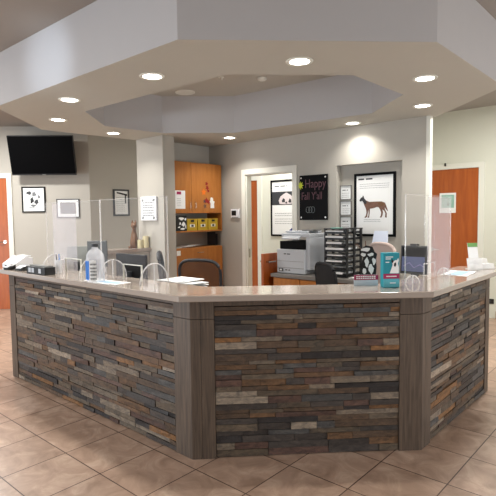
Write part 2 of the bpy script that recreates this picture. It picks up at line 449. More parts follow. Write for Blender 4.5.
stone(B, Rr, .15, LR - .10, 0.006, 1.0, 23)
def board(P, Q, s0, s1, z0, z1, proud=.0, name='corner_board'):
    d = (Q - P).normalized(); n = Vector((d.y, -d.x))
    a, b_, c, e = P + d * s0 + n * proud, P + d * s1 + n * proud, P + d * s1 - n * .03, P + d * s0 - n * .03
    m = MB(); m.prism([a, b_, c, e], z0, z1); m.build(name, M_trimwood, desk, world=True, bevel=.0015)
for zr in ((0, .918), (.921, 1.04)):
    board(L, A, 0, .118, *zr)
    board(L, A, LL - .163, LL, *zr)
    board(A, B, 0, .065, *zr); board(A, B, .067, .153, *zr)
    board(A, B, LF - .153, LF, *zr)
    board(B, Rr, 0, .05, *zr); board(B, Rr, .052, .148, *zr)
    board(B, Rr, LR - .098, LR, *zr)
board(L, A, .12, LL - .165, 1.002, 1.04, -.004, 'header_rail'); board(A, B, .155, LF - .155, 1.002, 1.04, -.004, 'header_rail'); board(B, Rr, .15, LR - .10, 1.002, 1.04, -.004, 'header_rail')
# end panels
m = MB(); m.box(-5.02, -4.99, 2.13, 2.36, 0, 1.04); m.build('end_panel', M_trimwood, desk, world=True)
m = MB(); m.box(-1.50, -1.31, 4.60, 4.63, 0, 1.04); m.build('end_panel', M_trimwood, desk, world=True)
# counter top
CT = [(-5.2, 2.01), (-2.365, 2.01), (-1.195, 3.13), (-1.195, 4.78), (-1.60, 4.78), (-1.60, 3.30), (-2.53, 2.41), (-5.2, 2.41)]
tag(MB().prism(CT, 1.0402, 1.08).build('countertop', M_counter, bevel=.006), 'long angled taupe quartz counter running along the top of the stone clad reception desk', 'countertop')
# inner work surface
w0 = offs(.145); w1 = offs(.78)
w0[0] = (-5.16, w0[0][1]); w1[0] = (-5.16, w1[0][1]); w1[2] = (-1.74, 3.55); w1[3] = (-1.74, 4.63)
m = MB()
for i in range(3): m.prism([w0[i], w0[i + 1], w1[i + 1], w1[i]], .745, .775)
m.build('work_surface', M_counter_edge, desk, world=True)
for (x, y) in ((-4.9, 2.78), (-3.2, 2.78), (-1.68, 4.5)):
    MB().box(x - .03, x + .03, y - .03, y + .03, 0, .745).build('leg', M_dark, desk, world=True)

# ================================================================== CEILING FIXTURES
lights = [(-.718, 3.883), (.376, 3.555), (-1.609, 4.611), (-2.064, 5.531), (-1.705, 6.456), (-.236, 6.941), (1.252, 5.958), (1.424, 4.033), (1.759, 5.046)]
LBL = ['recessed ceiling downlight near the front left corner of the soffit, second largest',
       'largest recessed ceiling downlight, front centre of the soffit above the front counter',
       'recessed downlight near the left fascia, the nearer of the left pair',
       'recessed downlight at the soffit left end above the television, lower of the left pair',
       'small recessed downlight left of the wall column, under the ceiling recess edge',
       'small recessed downlight above the honey cabinet and thermostat',
       'small recessed downlight above the wall niche with the dog poster',
       'recessed downlight at upper right of the soffit, the nearer of the right pair',
       'recessed downlight at upper right of the soffit, the farther of the right pair']
cy_, sy_ = math.cos(YAW), math.sin(YAW)
def mk_light(label, loc):
    t = thing('downlight', label, 'ceiling light', loc, group='recessed downlights in the soffit')
    MB().lathe([(.072, -.001), (.098, -.001), (.094, -.008), (.074, -.006)], n=32).build('trim_ring', M_white, t, smooth=False)
    MB().lathe([(.0, -.0015), (.073, -.0015), (.071, -.006), (.0, -.006)], n=32).build('lens', M_lens, t)
    return t
first = None
for i, (cx, cyy) in enumerate(lights):
    X = cx * cy_ - cyy * sy_; Y = cx * sy_ + cyy * cy_
    if first is None: first = mk_light(LBL[0], (X, Y, 2.65))
    else: dup(first, (X, Y, 2.65), label=LBL[i])
    l = area('downlight_lamp', (X, Y, 2.635), .12, (8.5, 8.5, 8.5, 8.5, 6, 6.5, 4.5, 8.5, 7)[i], (1, .96, .89), spread=125)
t = thing('smoke_detector', 'small white smoke detector on the recessed ceiling, right of centre', 'smoke detector', (-3.653, 4.402, 3.118))
MB().lathe([(.0, -.001), (.055, -.001), (.05, -.02), (.03, -.03), (0, -.03)]).build('housing', M_white, t)
t = thing('sprinkler_head', 'tiny white sprinkler head on the recessed ceiling near its front edge', 'sprinkler', (-3.95, 4.05, 3.118))
MB().lathe([(.0, -.001), (.03, -.001), (.03, -.008), (.012, -.012), (.012, -.03), (.0, -.03)]).build('head', M_white, t)
t = thing('ceiling_speaker', 'round white ceiling speaker in the ceiling recess at left', 'speaker', (-4.747, 4.218, 3.118))
MB().lathe([(.10, -.001), (.125, -.001), (.12, -.012), (.10, -.010)], n=32).build('ring', M_white, t)
MB().lathe([(0, -.001), (.10, -.001), (.10, -.007), (0, -.007)], n=32).build('grille', M_grey, t)

# ================================================================== LEFT WALL
def TWp(x, y=0, z=0): return TW @ Vector((x, y, z))
wall_ang = math.atan2(wd.y, wd.x)   # local x runs left along the wall in the picture
# television: local frame x to the viewer's right, y out to the room
wr = math.atan2(-wd.y, -wd.x)
tv_c = TWp(.675, .30, 2.60)
tv = thing('television', 'large black flat television tilted down from the grey wall at upper left', 'television', tv_c, wr)
tlt = Matrix.Rotation(math.radians(15), 4, 'X')
MB(tlt).box(-.525, .525, -.03, .03, -.32, .33).build('bezel', M_black, tv, bevel=.006)
MB(tlt).box(-.515, .515, -.034, -.0305, -.295, .32).build('screen', M_tv, tv)
MB(tlt).box(-.03, .03, -.0345, -.0305, -.312, -.302).build('logo', M_grey, tv)
MB().box(-.12, .12, .03, .295, -.08, .08).build('wall_mount', M_dark, tv)
def frame(name, label, cat, T, x0, x1, z0, z1, bw, mf, mi, group=None, th=.02, y=.002):
    """flat framed thing on a wall; T maps local x(right),y(out of wall),z"""
    loc = T @ Vector(((x0 + x1) / 2, y, z0))
    t = thing(name, label, cat, loc, 0, group)
    m = MB(T); m.box(x0, x0 + bw, y, y + th, z0, z1); m.box(x1 - bw, x1, y, y + th, z0, z1); m.box(x0 + bw, x1 - bw, y, y + th, z0, z0 + bw); m.box(x0 + bw, x1 - bw, y, y + th, z1 - bw, z1)
    m.build('frame', mf, t, world=True)
    MB(T).box(x0 + bw, x1 - bw, y, y + th * .5, z0 + bw, z1 - bw).build('print', mi, t, world=True)
    return t
def art(T, t, name, poly, y, m, th=.0015):
    # poly in (x, z)
    mm = MB()
    o = T @ Vector((0, y, 0)); ux = (T.to_3x3() @ Vector((1, 0, 0))); uy = T.to_3x3() @ Vector((0, 1, 0))
    a = [mm._v(T @ Vector((p[0], y, p[1]))) for p in poly]; b = [mm._v(T @ Vector((p[0], y + th, p[1]))) for p in poly]
    mm.bm.faces.new(a); mm.bm.faces.new(b[::-1])
    for i in range(len(poly)):
        j = (i + 1) % len(poly); mm.bm.faces.new((a[i], b[i], b[j], a[j]))
    return mm.build(name, m, t, world=True)
def lines(T, t, name, rows, x0, x1, y, m, h=.006, seed=1, gap=.3):
    """illegible small print: rows of short dashes"""
    r = random.Random(seed); mm = MB(T)
    for z in rows:
        x = x0
        while x < x1 - .01:
            e = min(x1, x + r.uniform(h * 2, h * 6)); mm.box(x, e, y, y + .001, z, z + h); x = e + h * gap + h * .8
    return mm.build(name, m, t, world=True)
# wall transform with local x running to the viewer's right
T_L = Matrix(((-wd.x, wn.x, 0, wp.x), (-wd.y, wn.y, 0, wp.y), (0, 0, 1, 0), (0, 0, 0, 1)))
def blob(cx, cz, rx, rz, n, seed, a0=0):
    r = random.Random(seed)
    return [(cx + rx * (1 + r.uniform(-.35, .35)) * math.cos(2 * math.pi * k / n + a0), cz + rz * (1 + r.uniform(-.35, .35)) * math.sin(2 * math.pi * k / n + a0)) for k in range(n)]
def wx(X): return (Vector((X, 0, 0)) - Vector((wp.x, 0, 0))).x * math.sqrt(2)   # world X -> local x on the diagonal wall
f1_ = frame('framed_picture', 'black framed picture with dark brushwork under the television, left one', 'picture', T_L, wx(-8.575), wx(-8.295), 1.67, 2.11, .022, M_blackgloss, M_paper)
for k, (cx, cz, rx, rz) in enumerate([(-.94 + .0, 1.98, .05, .05), (-1.02, 2.0, .05, .04), (-.98, 1.88, .04, .07), (-.9, 1.85, .05, .05), (-.95, 1.79, .06, .03), (-.86, 1.94, .03, .04), (-1.0, 1.75, .09, .008)]):
    art(T_L, f1_, 'brushwork', blob(cx, cz, rx * .8, rz * .8, 11, k + 40), .0125, (M_ink, M_dark, M_black, M_dark, M_ink, M_ink, M_ink)[k])
f2_ = frame('framed_picture', 'thin dark framed grey landscape print with white mat under the television, right one', 'picture', T_L, wx(-8.165), wx(-7.895), 1.575, 1.895, .012, M_dark, M_paper)
art(T_L, f2_, 'landscape', [(wx(-8.165) + .06, 1.64), (wx(-7.895) - .06, 1.64), (wx(-7.895) - .06, 1.835), (wx(-8.165) + .06, 1.835)], .0125, M_grey)
art(T_L, f2_, 'landscape_shape', blob((wx(-8.165) + wx(-7.895)) / 2, 1.72, .10, .03, 13, 5), .0145, M_ink)
# hall wall (X=-7.765): local x = +Y, y = +X
T_H = Matrix(((0, 1, 0, -7.765), (1, 0, 0, 0), (0, 0, 1, 0), (0, 0, 0, 1)))
f3_ = frame('framed_certificate', 'black framed document with a dark ribbon, on the wall left of the column', 'certificate', T_H, 5.125, 5.465, 1.592, 2.075, .03, M_dark, M_paper)
lines(T_H, f3_, 'lettering', [1.68 + .035 * k for k in range(8)], 5.19, 5.38, .0125, M_ink, .005, 3)
art(T_H, f3_, 'ribbon', [(5.2, 2.03), (5.42, 1.99), (5.425, 1.96), (5.2, 2.0)], .0125, M_black); art(T_H, f3_, 'tassel', [(5.37, 1.97), (5.40, 1.97), (5.40, 1.82), (5.37, 1.82)], .0125, M_dark)
# sign on the column (faces -Y): local x = X
def T_F(Yv): return Matrix(((1, 0, 0, 0), (0, -1, 0, Yv), (0, 0, 1, 0), (0, 0, 0, 1)))
Tc = T_F(4.25)
sg = thing('wall_sign', 'small white canvas sign with grey lettering on the wall column', 'sign', (-5.55, 4.24, 1.523))
MB(Tc).box(-5.722, -5.378, .001, .03, 1.523, 1.85).build('panel', M_whitep, sg, world=True, bevel=.003)
lines(Tc, sg, 'lettering', [1.76, 1.725, 1.695, 1.655, 1.62, 1.585], -5.67, -5.43, .0305, M_ink, .011, 8)
for (cx, cz) in ((-5.67, 1.80), (-5.43, 1.80), (-5.67, 1.56), (-5.43, 1.56)):
    art(Tc, sg, 'leaf_sprig', blob(cx, cz, .022, .016, 9, int(cx * -100)), .0305, M_ink)

# ================================================================== PONY WALL, CAT, CANDLES
pw_ = st(bx(-5.80, -5.58, 3.48, 4.248, 0, 1.10).build('wall_pony', M_wall))
st(bx(-5.84, -5.54, 3.44, 4.248, 1.10, 1.15).build('trim_4', M_counter, bevel=.004))
ct = thing('cat_figurine', 'carved brown wooden cat figurine sitting on the ledge left of the candles', 'figurine', (-5.71, 4.09, 1.15))
MB().lathe([(.001, 0), (.05, .0), (.058, .06), (.05, .13), (.035, .2), (.026, .25), (.03, .27), (.02, .28), (.001, .28)], n=16).build('body', M_cat, ct, smooth=True)
MB().ball((.012, -.01, .305), (.045, .04, .042)).build('head', M_cat, ct, smooth=True)
for s in (-1, 1):
    MB().plate([(-.018, 0), (.018, 0), (0, .045)], (.012 + s * .022, .0 + s * .01, .335), (1, .3, 0), (0, 0, 1), .014).build('ear', M_cat, ct)
MB().tube([(.05, -.03, .0), (.06, -.035, .09), (.045, -.03, .19)], .012, 8).build('front_leg', M_cat, ct, smooth=True)
MB().tube([(-.04, -.02, .012), (-.03, -.07, .012), (.02, -.085, .012)], .012, 8).build('tail', M_cat, ct, smooth=True)
for k, (y, r, h, lb) in enumerate(((4.12, .035, .11, 'shorter cream pillar candle beside the wooden cat'), (4.203, .042, .155, 'taller cream pillar candle at the right end of the ledge'))):
    c = thing('pillar_candle', lb, 'candle', (-5.62 + .02 * k, y, 1.15), group='candles on the ledge')
    MB().lathe([(0, 0), (r, 0), (r, h), (r * .8, h - .004), (0, h - .01)], n=20).build('wax', M_candle, c)
    MB().tube([(0, 0, h - .012), (0, 0, h + .012)], .002, 6).build('wick', M_black, c)

# ================================================================== NOOK CABINETS
XF = -5.35
T_N = Matrix(((0, 1, 0, XF), (1, 0, 0, 0), (0, 0, 1, 0), (0, 0, 0, 1)))     # local x = Y, out = +X
wc = thing('wall_cabinet', 'honey wood two door wall cabinet with open shelf below', 'cabinet', (-5.5, 4.97, 1.34))
y0, y1 = 4.455, 5.455
MB().box(-5.655, XF - .02, y0, y1, 1.615, 2.345).build('cabinet_body', M_cab, wc, world=True)
for a, b_, hy in ((y0 + .003, 4.835, 4.80), (4.84, y1 - .003, 4.90)):
    dd = MB(T_N).box(a, b_, -.019, 0, 1.62, 2.34).build('door', M_cab, wc, world=True, bevel=.002)
    h = MB(T_N); h.tube([(hy, 0, 1.68), (hy, .025, 1.69), (hy, .025, 1.77), (hy, 0, 1.78)], .005)
    hh = h.build('handle', M_chrome, wc, world=True); hh.parent = dd
m = MB(); m.box(-5.655, XF, y0, y1, 1.345, 1.365); m.build('shelf', M_cab, wc, world=True)
m = MB(); m.box(-5.655, XF, y1 - .02, y1, 1.366, 1.614); m.build('side_panel', M_cab, wc, world=True)
def on_cab(name, label, cat, pieces, group=None, loc=None):
    t = thing(name, label, cat, loc, 0, group)
    for (nm, poly, y, mm) in pieces: art(T_N, t, nm, poly, y, mm)
    return t
pn = on_cab('paper_notice', 'white paper notice with a magenta logo taped to the left cabinet door', 'notice',
       [('sheet', [(4.47, 1.68), (4.715, 1.68), (4.715, 1.935), (4.47, 1.935)], .001, M_paper), ('logo', [(4.56, 1.88), (4.64, 1.88), (4.64, 1.92), (4.56, 1.92)], .003, M_magenta)], loc=(-5.345, 4.6, 1.68))
lines(T_N, pn, 'lettering', [1.72 + .025 * k for k in range(5)], 4.56, 4.64, .0028, M_ink, .004, 2)
def leafpoly(cx, cz, r, a):
    return [(cx + r * (1 if k % 2 == 0 else .5) * math.cos(a + k * math.pi / 5), cz + r * (1 if k % 2 == 0 else .5) * math.sin(a + k * math.pi / 5)) for k in range(10)]
on_cab('leaf_decoration', 'orange and red autumn leaf cluster, upper one on the right cabinet door', 'decoration',
       [('orange_leaf', leafpoly(5.08, 1.925, .055, .3), .001, M_orange), ('red_leaf', leafpoly(5.15, 1.99, .04, 1), .003, M_red), ('brown_leaf', leafpoly(5.14, 2.05, .035, 0), .001, M_red), ('small_leaf', leafpoly(5.17, 1.945, .03, .7), .003, M_red)], loc=(-5.345, 5.1, 1.88))
on_cab('leaf_decoration', 'dark red autumn leaf cluster beside the white ghost on the cabinet door', 'decoration',
       [('red_leaf', leafpoly(5.13, 1.80, .05, .3), .001, M_red), ('red_leaf', leafpoly(5.17, 1.78, .04, 1), .003, M_red), ('pale_leaf', leafpoly(5.09, 1.79, .03, .2), .003, M_pink), ('brown_leaf', leafpoly(5.1, 1.72, .04, .5), .001, M_brown)], loc=(-5.345, 5.12, 1.70))
on_cab('ghost_decoration', 'white paper ghost cutout stuck on the right cabinet door', 'decoration',
       [('ghost', [(5.21, 1.69), (5.29, 1.69), (5.285, 1.75), (5.30, 1.79), (5.27, 1.80), (5.27, 1.83), (5.25, 1.85), (5.225, 1.85), (5.21, 1.83), (5.21, 1.80), (5.19, 1.78), (5.215, 1.76)], .001, M_paper)], loc=(-5.345, 5.25, 1.69))
# boxes on the shelf
bw = thing('patterned_box', 'black and white cow patterned box at the left end of the open shelf', 'box', (-5.45, 4.66, 1.366))
MB().box(-5.56, -5.37, 4.56, 4.755, 1.366, 1.585).build('box_body', M_black, bw, world=True)
Tp = Matrix(((0, 1, 0, -5.37), (1, 0, 0, 0), (0, 0, 1, 0), (0, 0, 0, 1)))
for k, (cx, cz, rx, rz) in enumerate([(4.66, 1.54, .05, .02), (4.63, 1.47, .015, .02), (4.69, 1.46, .03, .03), (4.61, 1.42, .02, .01), (4.68, 1.395, .04, .012), (4.73, 1.53, .015, .02), (4.735, 1.42, .012, .03)]):
    art(Tp, bw, 'white_patch', blob(cx, cz, rx, rz, 9, k + 60), .0005, M_paper)
for k, (y, lb) in enumerate(((4.86, 'mustard yellow storage box next to the patterned box'), (5.07, 'mustard yellow storage box in the middle of the row on the shelf'), (5.28, 'mustard yellow storage box at the right end of the shelf'))):
    if k == 0:
        sb = thing('storage_box', lb, 'box', (-5.46, y, 1.366), group='yellow storage boxes on the open shelf')
        MB().box(-.09, .09, -.098, .098, 0, .15).build('box_body', M_yellow, sb, bevel=.002)
        MB().box(-.094, .094, -.102, .102, .15, .17).build('lid', M_yellow, sb)
        MB().box(.091, .094, -.045, .045, .05, .09).build('label_holder', M_paper, sb)
        MB().box(.0945, .0965, -.022, .022, .055, .085).build('label_print', M_dark, sb)
        MB().box(.0945, .099, -.03, .03, .125, .155).build('clasp', M_black, sb)
    else: dup(sb, (-5.46, y, 1.366), label=lb)
# lower cabinet
lc = thing('base_cabinet', 'tall honey wood base cabinet with one wide drawer front below the shelf', 'cabinet', (-5.5, 4.97, 0))
MB().box(-5.655, -5.37, y0, y1, 0, 1.12).build('cabinet_body', M_cab, lc, world=True)
dd = MB(T_N).box(y0 + .003, y1 - .003, -.019, 0, .45, 1.115).build('door', M_cab, lc, world=True, bevel=.002)
h = MB(T_N).tube([(4.93, 0, 1.045), (4.94, .025, 1.045), (5.04, .025, 1.045), (5.05, 0, 1.045)], .006).build('handle', M_chrome, lc, world=True); h.parent = dd
MB(T_N).box(y0 + .003, y1 - .003, -.019, 0, .1, .445).build('lower_door', M_cab, lc, world=True, bevel=.002)
MB(T_N).box(4.54, 4.61, .0005, .002, 1.02, 1.09).build('white_label', M_paper, lc, world=True)
pp = thing('paper_stack', 'loose white papers lying on top of the honey base cabinet', 'papers', (-5.5, 4.8, 1.121))
r = random.Random(4)
for k in range(6):
    a = r.uniform(-.2, .2); T = Matrix.Translation((-5.49 + r.uniform(-.02, .02), 4.66 + .055 * k, 1.121 + .005 * k)) @ Matrix.Rotation(a, 4, 'Z')
    MB(T).box(-.08, .08, -.13, .13, 0, .004).build('sheet', M_paper, pp, world=True)
fh = thing('file_holder', 'thin black file holder standing on the base cabinet by the wall', 'file holder', (-5.5, 5.40, 1.121))
MB().box(-5.6, -5.42, 5.375, 5.38, 1.121, 1.33).box(-5.6, -5.42, 5.42, 5.425, 1.121, 1.30).box(-5.6, -5.42, 5.38, 5.42, 1.121, 1.127).build('holder', M_dark, fh, world=True)

# thermostat
Tb = T_F(5.5)
th = thing('thermostat', 'white thermostat with dark display on the wall left of the doorway', 'thermostat', (-5.1, 5.49, 1.535))
MB(Tb).box(-5.185, -5.01, .001, .025, 1.54, 1.672).build('case', M_whitep, th, world=True, bevel=.004)
MB(Tb).box(-5.165, -5.075, .0255, .027, 1.575, 1.65).build('display', M_black, th, world=True)
MB(Tb).box(-5.165, -5.03, .0255, .027, 1.545, 1.555).build('button_bar', M_grey, th, world=True)

# back room: poster on Y=7.0
T7 = T_F(7.0)
sk = frame('anatomy_poster', 'black framed poster with an animal skull seen through the doorway', 'poster', T7, -5.62, -4.86, 1.20, 2.19, .03, M_blackgloss, M_paper)
art(T7, sk, 'dark_band', [(-5.59, 1.75), (-4.89, 1.75), (-4.89, 1.985), (-5.59, 1.985)], .0125, M_dark)
art(T7, sk, 'skull', [(-5.42, 1.77), (-5.44, 1.83), (-5.40, 1.90), (-5.33, 1.94), (-5.27, 1.965), (-5.18, 1.92), (-5.10, 1.87), (-5.09, 1.80), (-5.13, 1.77), (-5.2, 1.765), (-5.3, 1.76)], .0145, M_skull)
for c_ in ((-5.33, 1.83, .035, .04), (-5.19, 1.82, .03, .04), (-5.27, 1.79, .02, .02)): art(T7, sk, 'socket', blob(*c_, 9, 3), .0165, M_dark)
lines(T7, sk, 'lettering', [1.60, 1.56, 1.50, 1.46, 1.42], -5.53, -5.05, .0125, M_ink, .007, 5)
lines(T7, sk, 'title_lettering', [2.07], -5.53, -5.25, .0125, M_ink, .02, 6)
art(T7, sk, 'blue_drawing', [(-5.30, 1.28), (-5.22, 1.30), (-5.14, 1.36), (-5.05, 1.38), (-5.08, 1.34), (-5.16, 1.30), (-5.2, 1.26)], .0125, mat('navy_print', (50, 60, 130), .7))
# dutch door leaf opened into the reception
dl = thing('dutch_door', 'open lower half of an orange wood dutch door left of the printer', 'door', (-4.0, 5.46, 0))
MB().box(-4.03, -3.99, 4.80, 5.455, .01, 1.09).build('leaf', M_door, dl, world=True, bevel=.003)
hd = MB(); hd.tube([(-4.0, 4.86, .985), (-3.945, 4.86, .985)], .012); hd.tube([(-3.95, 4.855, .985), (-3.95, 5.0, .985)], .009); hd.tube([(-4.0, 4.86, .985), (-3.994, 4.86, .985)], .03, 16)
hd.build('lever_handle', M_chrome, dl, world=True)
hd = MB(); hd.tube([(-4.045, 4.86, .985), (-4.10, 4.86, .985)], .012); hd.tube([(-4.095, 4.855, .985), (-4.095, 4.92, .985)], .009)
hd.build('lever_handle', M_chrome, dl, world=True)

# black menu board
pb = thing('chalkboard_sign', 'black acrylic board with pink hand lettering mounted on standoffs by the doorway', 'sign', (-3.7, 5.47, 1.505))
MB(Tb).box(-3.915, -3.475, .012, .02, 1.505, 2.095).build('board', M_blackgloss, pb, world=True)
for x in (-3.885, -3.505):
    for z in (1.54, 2.06):
        MB(Tb).tube([(x, .001, z), (x, .026, z)], .012, 12).build('standoff', M_chrome, pb, world=True)
def text(s, T, x, z, size, y, m, parent, name, squash=1.0):
    cu = bpy.data.curves.new(name, 'FONT'); cu.body = s; cu.size = size; cu.extrude = .0005
    o = bpy.data.objects.new(name, cu); C.objects.link(o)
    dg = bpy.context.evaluated_depsgraph_get(); me = bpy.data.meshes.new_from_object(o.evaluated_get(dg))
    bpy.data.objects.remove(o)
    mt = T @ Matrix.Translation((x, y, z)) @ Matrix(((squash, 0, 0, 0), (0, 0, 1, 0), (0, 1, 0, 0), (0, 0, 0, 1)))
    me.transform(MW[parent.name].inverted() @ mt)
    me.materials.clear(); me.materials.append(m)
    o2 = bpy.data.objects.new(name, me); C.objects.link(o2); o2.parent = parent
    return o2
text('Happy', Tb, -3.83, 1.93, .16, .0205, M_pink, pb, 'lettering', .8)
text("Fall Y'all", Tb, -3.885, 1.775, .14, .0205, M_pink, pb, 'lettering', .72)
hp = MB(Tb)
for cx in (-3.78, -3.74, -3.70):
    pts = [(cx + .028 * math.cos(a * math.pi / 8), .021, 1.64 + .04 * math.sin(a * math.pi / 8)) for a in range(17)]
    hp.tube(pts, .003, 5)
hp.build('pumpkin_drawing', M_chalkgrey, pb, world=True)
fl = tag(MB(Tb).build('unused', M_lime), 'x', 'x') if False else None
art(Tb, pb, 'lime_flower', [(-3.895 + (.05 if k % 2 == 0 else .022) * math.cos(k * math.pi / 8), 1.965 + (.06 if k % 2 == 0 else .028) * math.sin(k * math.pi / 8)) for k in range(16)], .0205, M_lime)

# niche: certificates and dog poster
Tn = T_F(5.6)
for k, (z0, z1, lb) in enumerate(((1.76, 1.94, 'small framed certificate in the niche, topmost of three'), (1.562, 1.742, 'small framed certificate in the niche, middle of three'), (1.364, 1.544, 'small framed certificate in the niche, lowest of three'))):
    c = frame('framed_certificate', lb, 'certificate', Tn, -3.352, -3.19, z0, z1, .008, M_grey, M_paper, 'certificates in the wall niche')
    lines(Tn, c, 'lettering', [z0 + .03, z0 + .055, z0 + .08], -3.33, -3.22, .0125, M_ink, .004, k)
    lines(Tn, c, 'title_lettering', [z0 + .115], -3.32, -3.24, .0125, M_ink, .012, k + 9)
px0, px1, pz0, pz1 = -3.15, -2.60, 1.300, 2.075
dp = frame('dog_anatomy_poster', 'large black framed poster of a standing dog anatomy in the wall niche', 'poster', Tn, px0, px1, pz0, pz1, .03, M_blackgloss, M_paper)
def pc(x, y): return (px0 + (x - 20) / 292 * (px1 - px0), pz1 - (y - 20) / 448 * (pz1 - pz0))
body = [(58, 212), (65, 219), (80, 214), (86, 225), (96, 250), (104, 268), (108, 282), (110, 300), (105, 322), (94, 333), (104, 336), (114, 328), (119, 300), (122, 276), (126, 300), (124, 322), (116, 333), (128, 335), (133, 300), (134, 272), (160, 268), (184, 260), (196, 262), (206, 278), (214, 300), (211, 322), (203, 333), (215, 335), (222, 320), (226, 300), (222, 278), (234, 288), (243, 305), (240, 333), (252, 335), (252, 303), (240, 280), (238, 262), (250, 282), (261, 292), (256, 275), (240, 232), (215, 222), (180, 222), (130, 223), (106, 212), (94, 198), (86, 176), (79, 188), (68, 194)]
art(Tn, dp, 'dog_drawing', [pc(*p) for p in body], .0125, M_brown)
art(Tn, dp, 'dog_head', [pc(*p) for p in [(58, 212), (65, 219), (80, 214), (92, 232), (104, 240), (112, 222), (94, 198), (86, 176), (79, 188), (68, 194)]], .0145, M_black)
art(Tn, dp, 'muscle_patch', [pc(*p) for p in [(190, 228), (230, 230), (236, 248), (214, 256), (196, 246)]], .0145, M_cat)
lines(Tn, dp, 'title_lettering', [pc(0, 66)[1]], pc(50, 0)[0], pc(160, 0)[0], .0125, M_dark, .018, 5)
lines(Tn, dp, 'lettering', [pc(0, y)[1] for y in (98, 112, 126)], pc(60, 0)[0], pc(270, 0)[0], .0125, M_ink, .004, 6)
lines(Tn, dp, 'caption_lines', [pc(0, y)[1] for y in (350, 362)], pc(90, 0)[0], pc(210, 0)[0], .0125, M_ink, .004, 7)

# right passage: paper on the door, outlet, plaque
T9 = T_F(7.9)
pd = thing('door_notice', 'white framed pale green notice on the right orange door', 'notice', (-2.81, 7.88, 1.575))
MB(T9).box(-2.94, -2.69, .013, .018, 1.575, 1.885).build('sheet', M_paper, pd, world=True)
MB(T9).box(-2.91, -2.715, .0185, .0195, 1.655, 1.855).build('picture', M_sign, pd, world=True)
MB(T9).box(-2.815, -2.80, .02, .021, 1.69, 1.73).build('figure', M_dark, pd, world=True)
ol = thing('wall_outlet', 'black wall outlet low on the wall right of the desk end', 'outlet', (-2.16, 7.89, .22))
MB(T9).box(-2.235, -2.12, .001, .01, .215, .29).build('plate', M_black, ol, world=True, bevel=.002)
MB(T9).box(-2.20, -2.155, .0105, .012, .235, .27).build('socket', M_dark, ol, world=True)

# ================================================================== BACK COUNTER WITH PRINTER
bc = thing('back_cabinet', 'honey wood back counter cabinet with grey worktop under the printer', 'cabinet', (-3.2, 5.2, 0))
MB().box(-3.90, -2.25, 4.90, 5.495, .0, .80).build('cabinet_body', M_cab, bc, world=True)
Tcb = T_F(4.90)
for k, x in enumerate((-3.895, -3.485, -3.075, -2.665)):
    q = MB(Tcb).box(x, x + .40, .0005, .02, .1, .79).build('door', M_cab, bc, world=True, bevel=.002)
    hh = MB(Tcb).tube([(x + .35, .02, .70), (x + .35, .045, .70), (x + .35, .045, .60), (x + .35, .02, .60)], .005).build('handle', M_chrome, bc, world=True); hh.parent = q
MB().box(-3.93, -2.23, 4.865, 5.498, .8005, .845).build('worktop', M_counter_edge, bc, world=True, bevel=.003)
# printer
pr = thing('laser_printer', 'light grey multifunction laser printer with black front on the back counter', 'printer', (-3.68, 5.15, .846))
def prb(nm, m_, *a, bevel=.008): return MB().box(*a).build(nm, m_, pr, world=True, bevel=bevel)
prb('body', M_lgrey, -3.89, -3.47, 4.95, 5.38, .85, 1.15)
prb('output_bay', M_blackgloss, -3.86, -3.48, 4.97, 5.36, 1.1505, 1.25)
prb('rear_housing', M_lgrey, -3.475, -3.42, 4.99, 5.40, .9, 1.30)
prb('scanner', M_lgrey, -3.84, -3.42, 4.98, 5.40, 1.2995, 1.345)
prb('document_feeder', M_lgrey, -3.82, -3.50, 5.06, 5.38, 1.3455, 1.375)
prb('paper_pad', M_grey, -3.62, -3.45, 5.1, 5.3, 1.3755, 1.39)
MB().plate([(0, 0), (.26, 0), (.26, .11), (0, .11)], (-3.80, 4.935, 1.27), (1, 0, 0), (0, .4, .25), .02).build('control_panel', M_lgrey, pr, world=True)
prb('drawer_line', M_grey, -3.885, -3.475, 4.9485, 4.9495, .915, .92, bevel=0)
prb('drawer_line', M_grey, -3.885, -3.475, 4.9485, 4.9495, 1.0, 1.003, bevel=0)
Tpr = T_F(4.95)
lines(Tpr, pr, 'maker_lettering', [1.085], -3.78, -3.68, .002, M_dark, .012, 3)
lines(Tpr, pr, 'model_lettering', [.885], -3.76, -3.66, .002, M_dark, .012, 4)
MB(Tpr).box(-3.86, -3.79, .001, .003, .87, .91).build('level_window', M_dark, pr, world=True)
MB(Tpr).box(-3.845, -3.81, .0035, .004, .88, .90).build('level_gauge', M_paper, pr, world=True)
# file sorter
fs = thing('paper_sorter', 'tall black eight tier paper sorter filled with white papers beside the printer', 'paper sorter', (-3.03, 5.2, .846))
for x in (-3.215, -2.93):
    for y in (4.995, 5.16, 5.32):
        MB().box(x, x + .014, y, y + .045, .846, 1.40).build('side_post', M_black, fs, world=True)
r = random.Random(9)
for k in range(8):
    z = .86 + k * .07
    MB().box(-3.202, -2.932, 4.99, 5.38, z, z + .024).box(-3.202, -2.932, 4.985, 4.99, z, z + .034).build('tray', M_black, fs, world=True)
    MB().box(-3.195 + r.uniform(0, .03), -2.95 - r.uniform(0, .03), 4.97 + r.uniform(0, .02), 5.30, z + .0245, z + .025 + r.uniform(.01, .024)).build('papers', M_paper, fs, world=True)
MB().box(-3.215, -2.918, 4.985, 5.38, 1.4005, 1.413).build('top_plate', M_black, fs, world=True)
MB().box(-3.13, -3.03, 5.0, 5.1, 1.4135, 1.421).build('sticky_notes', mat('mint_note', (150, 215, 195), .7), fs, world=True)
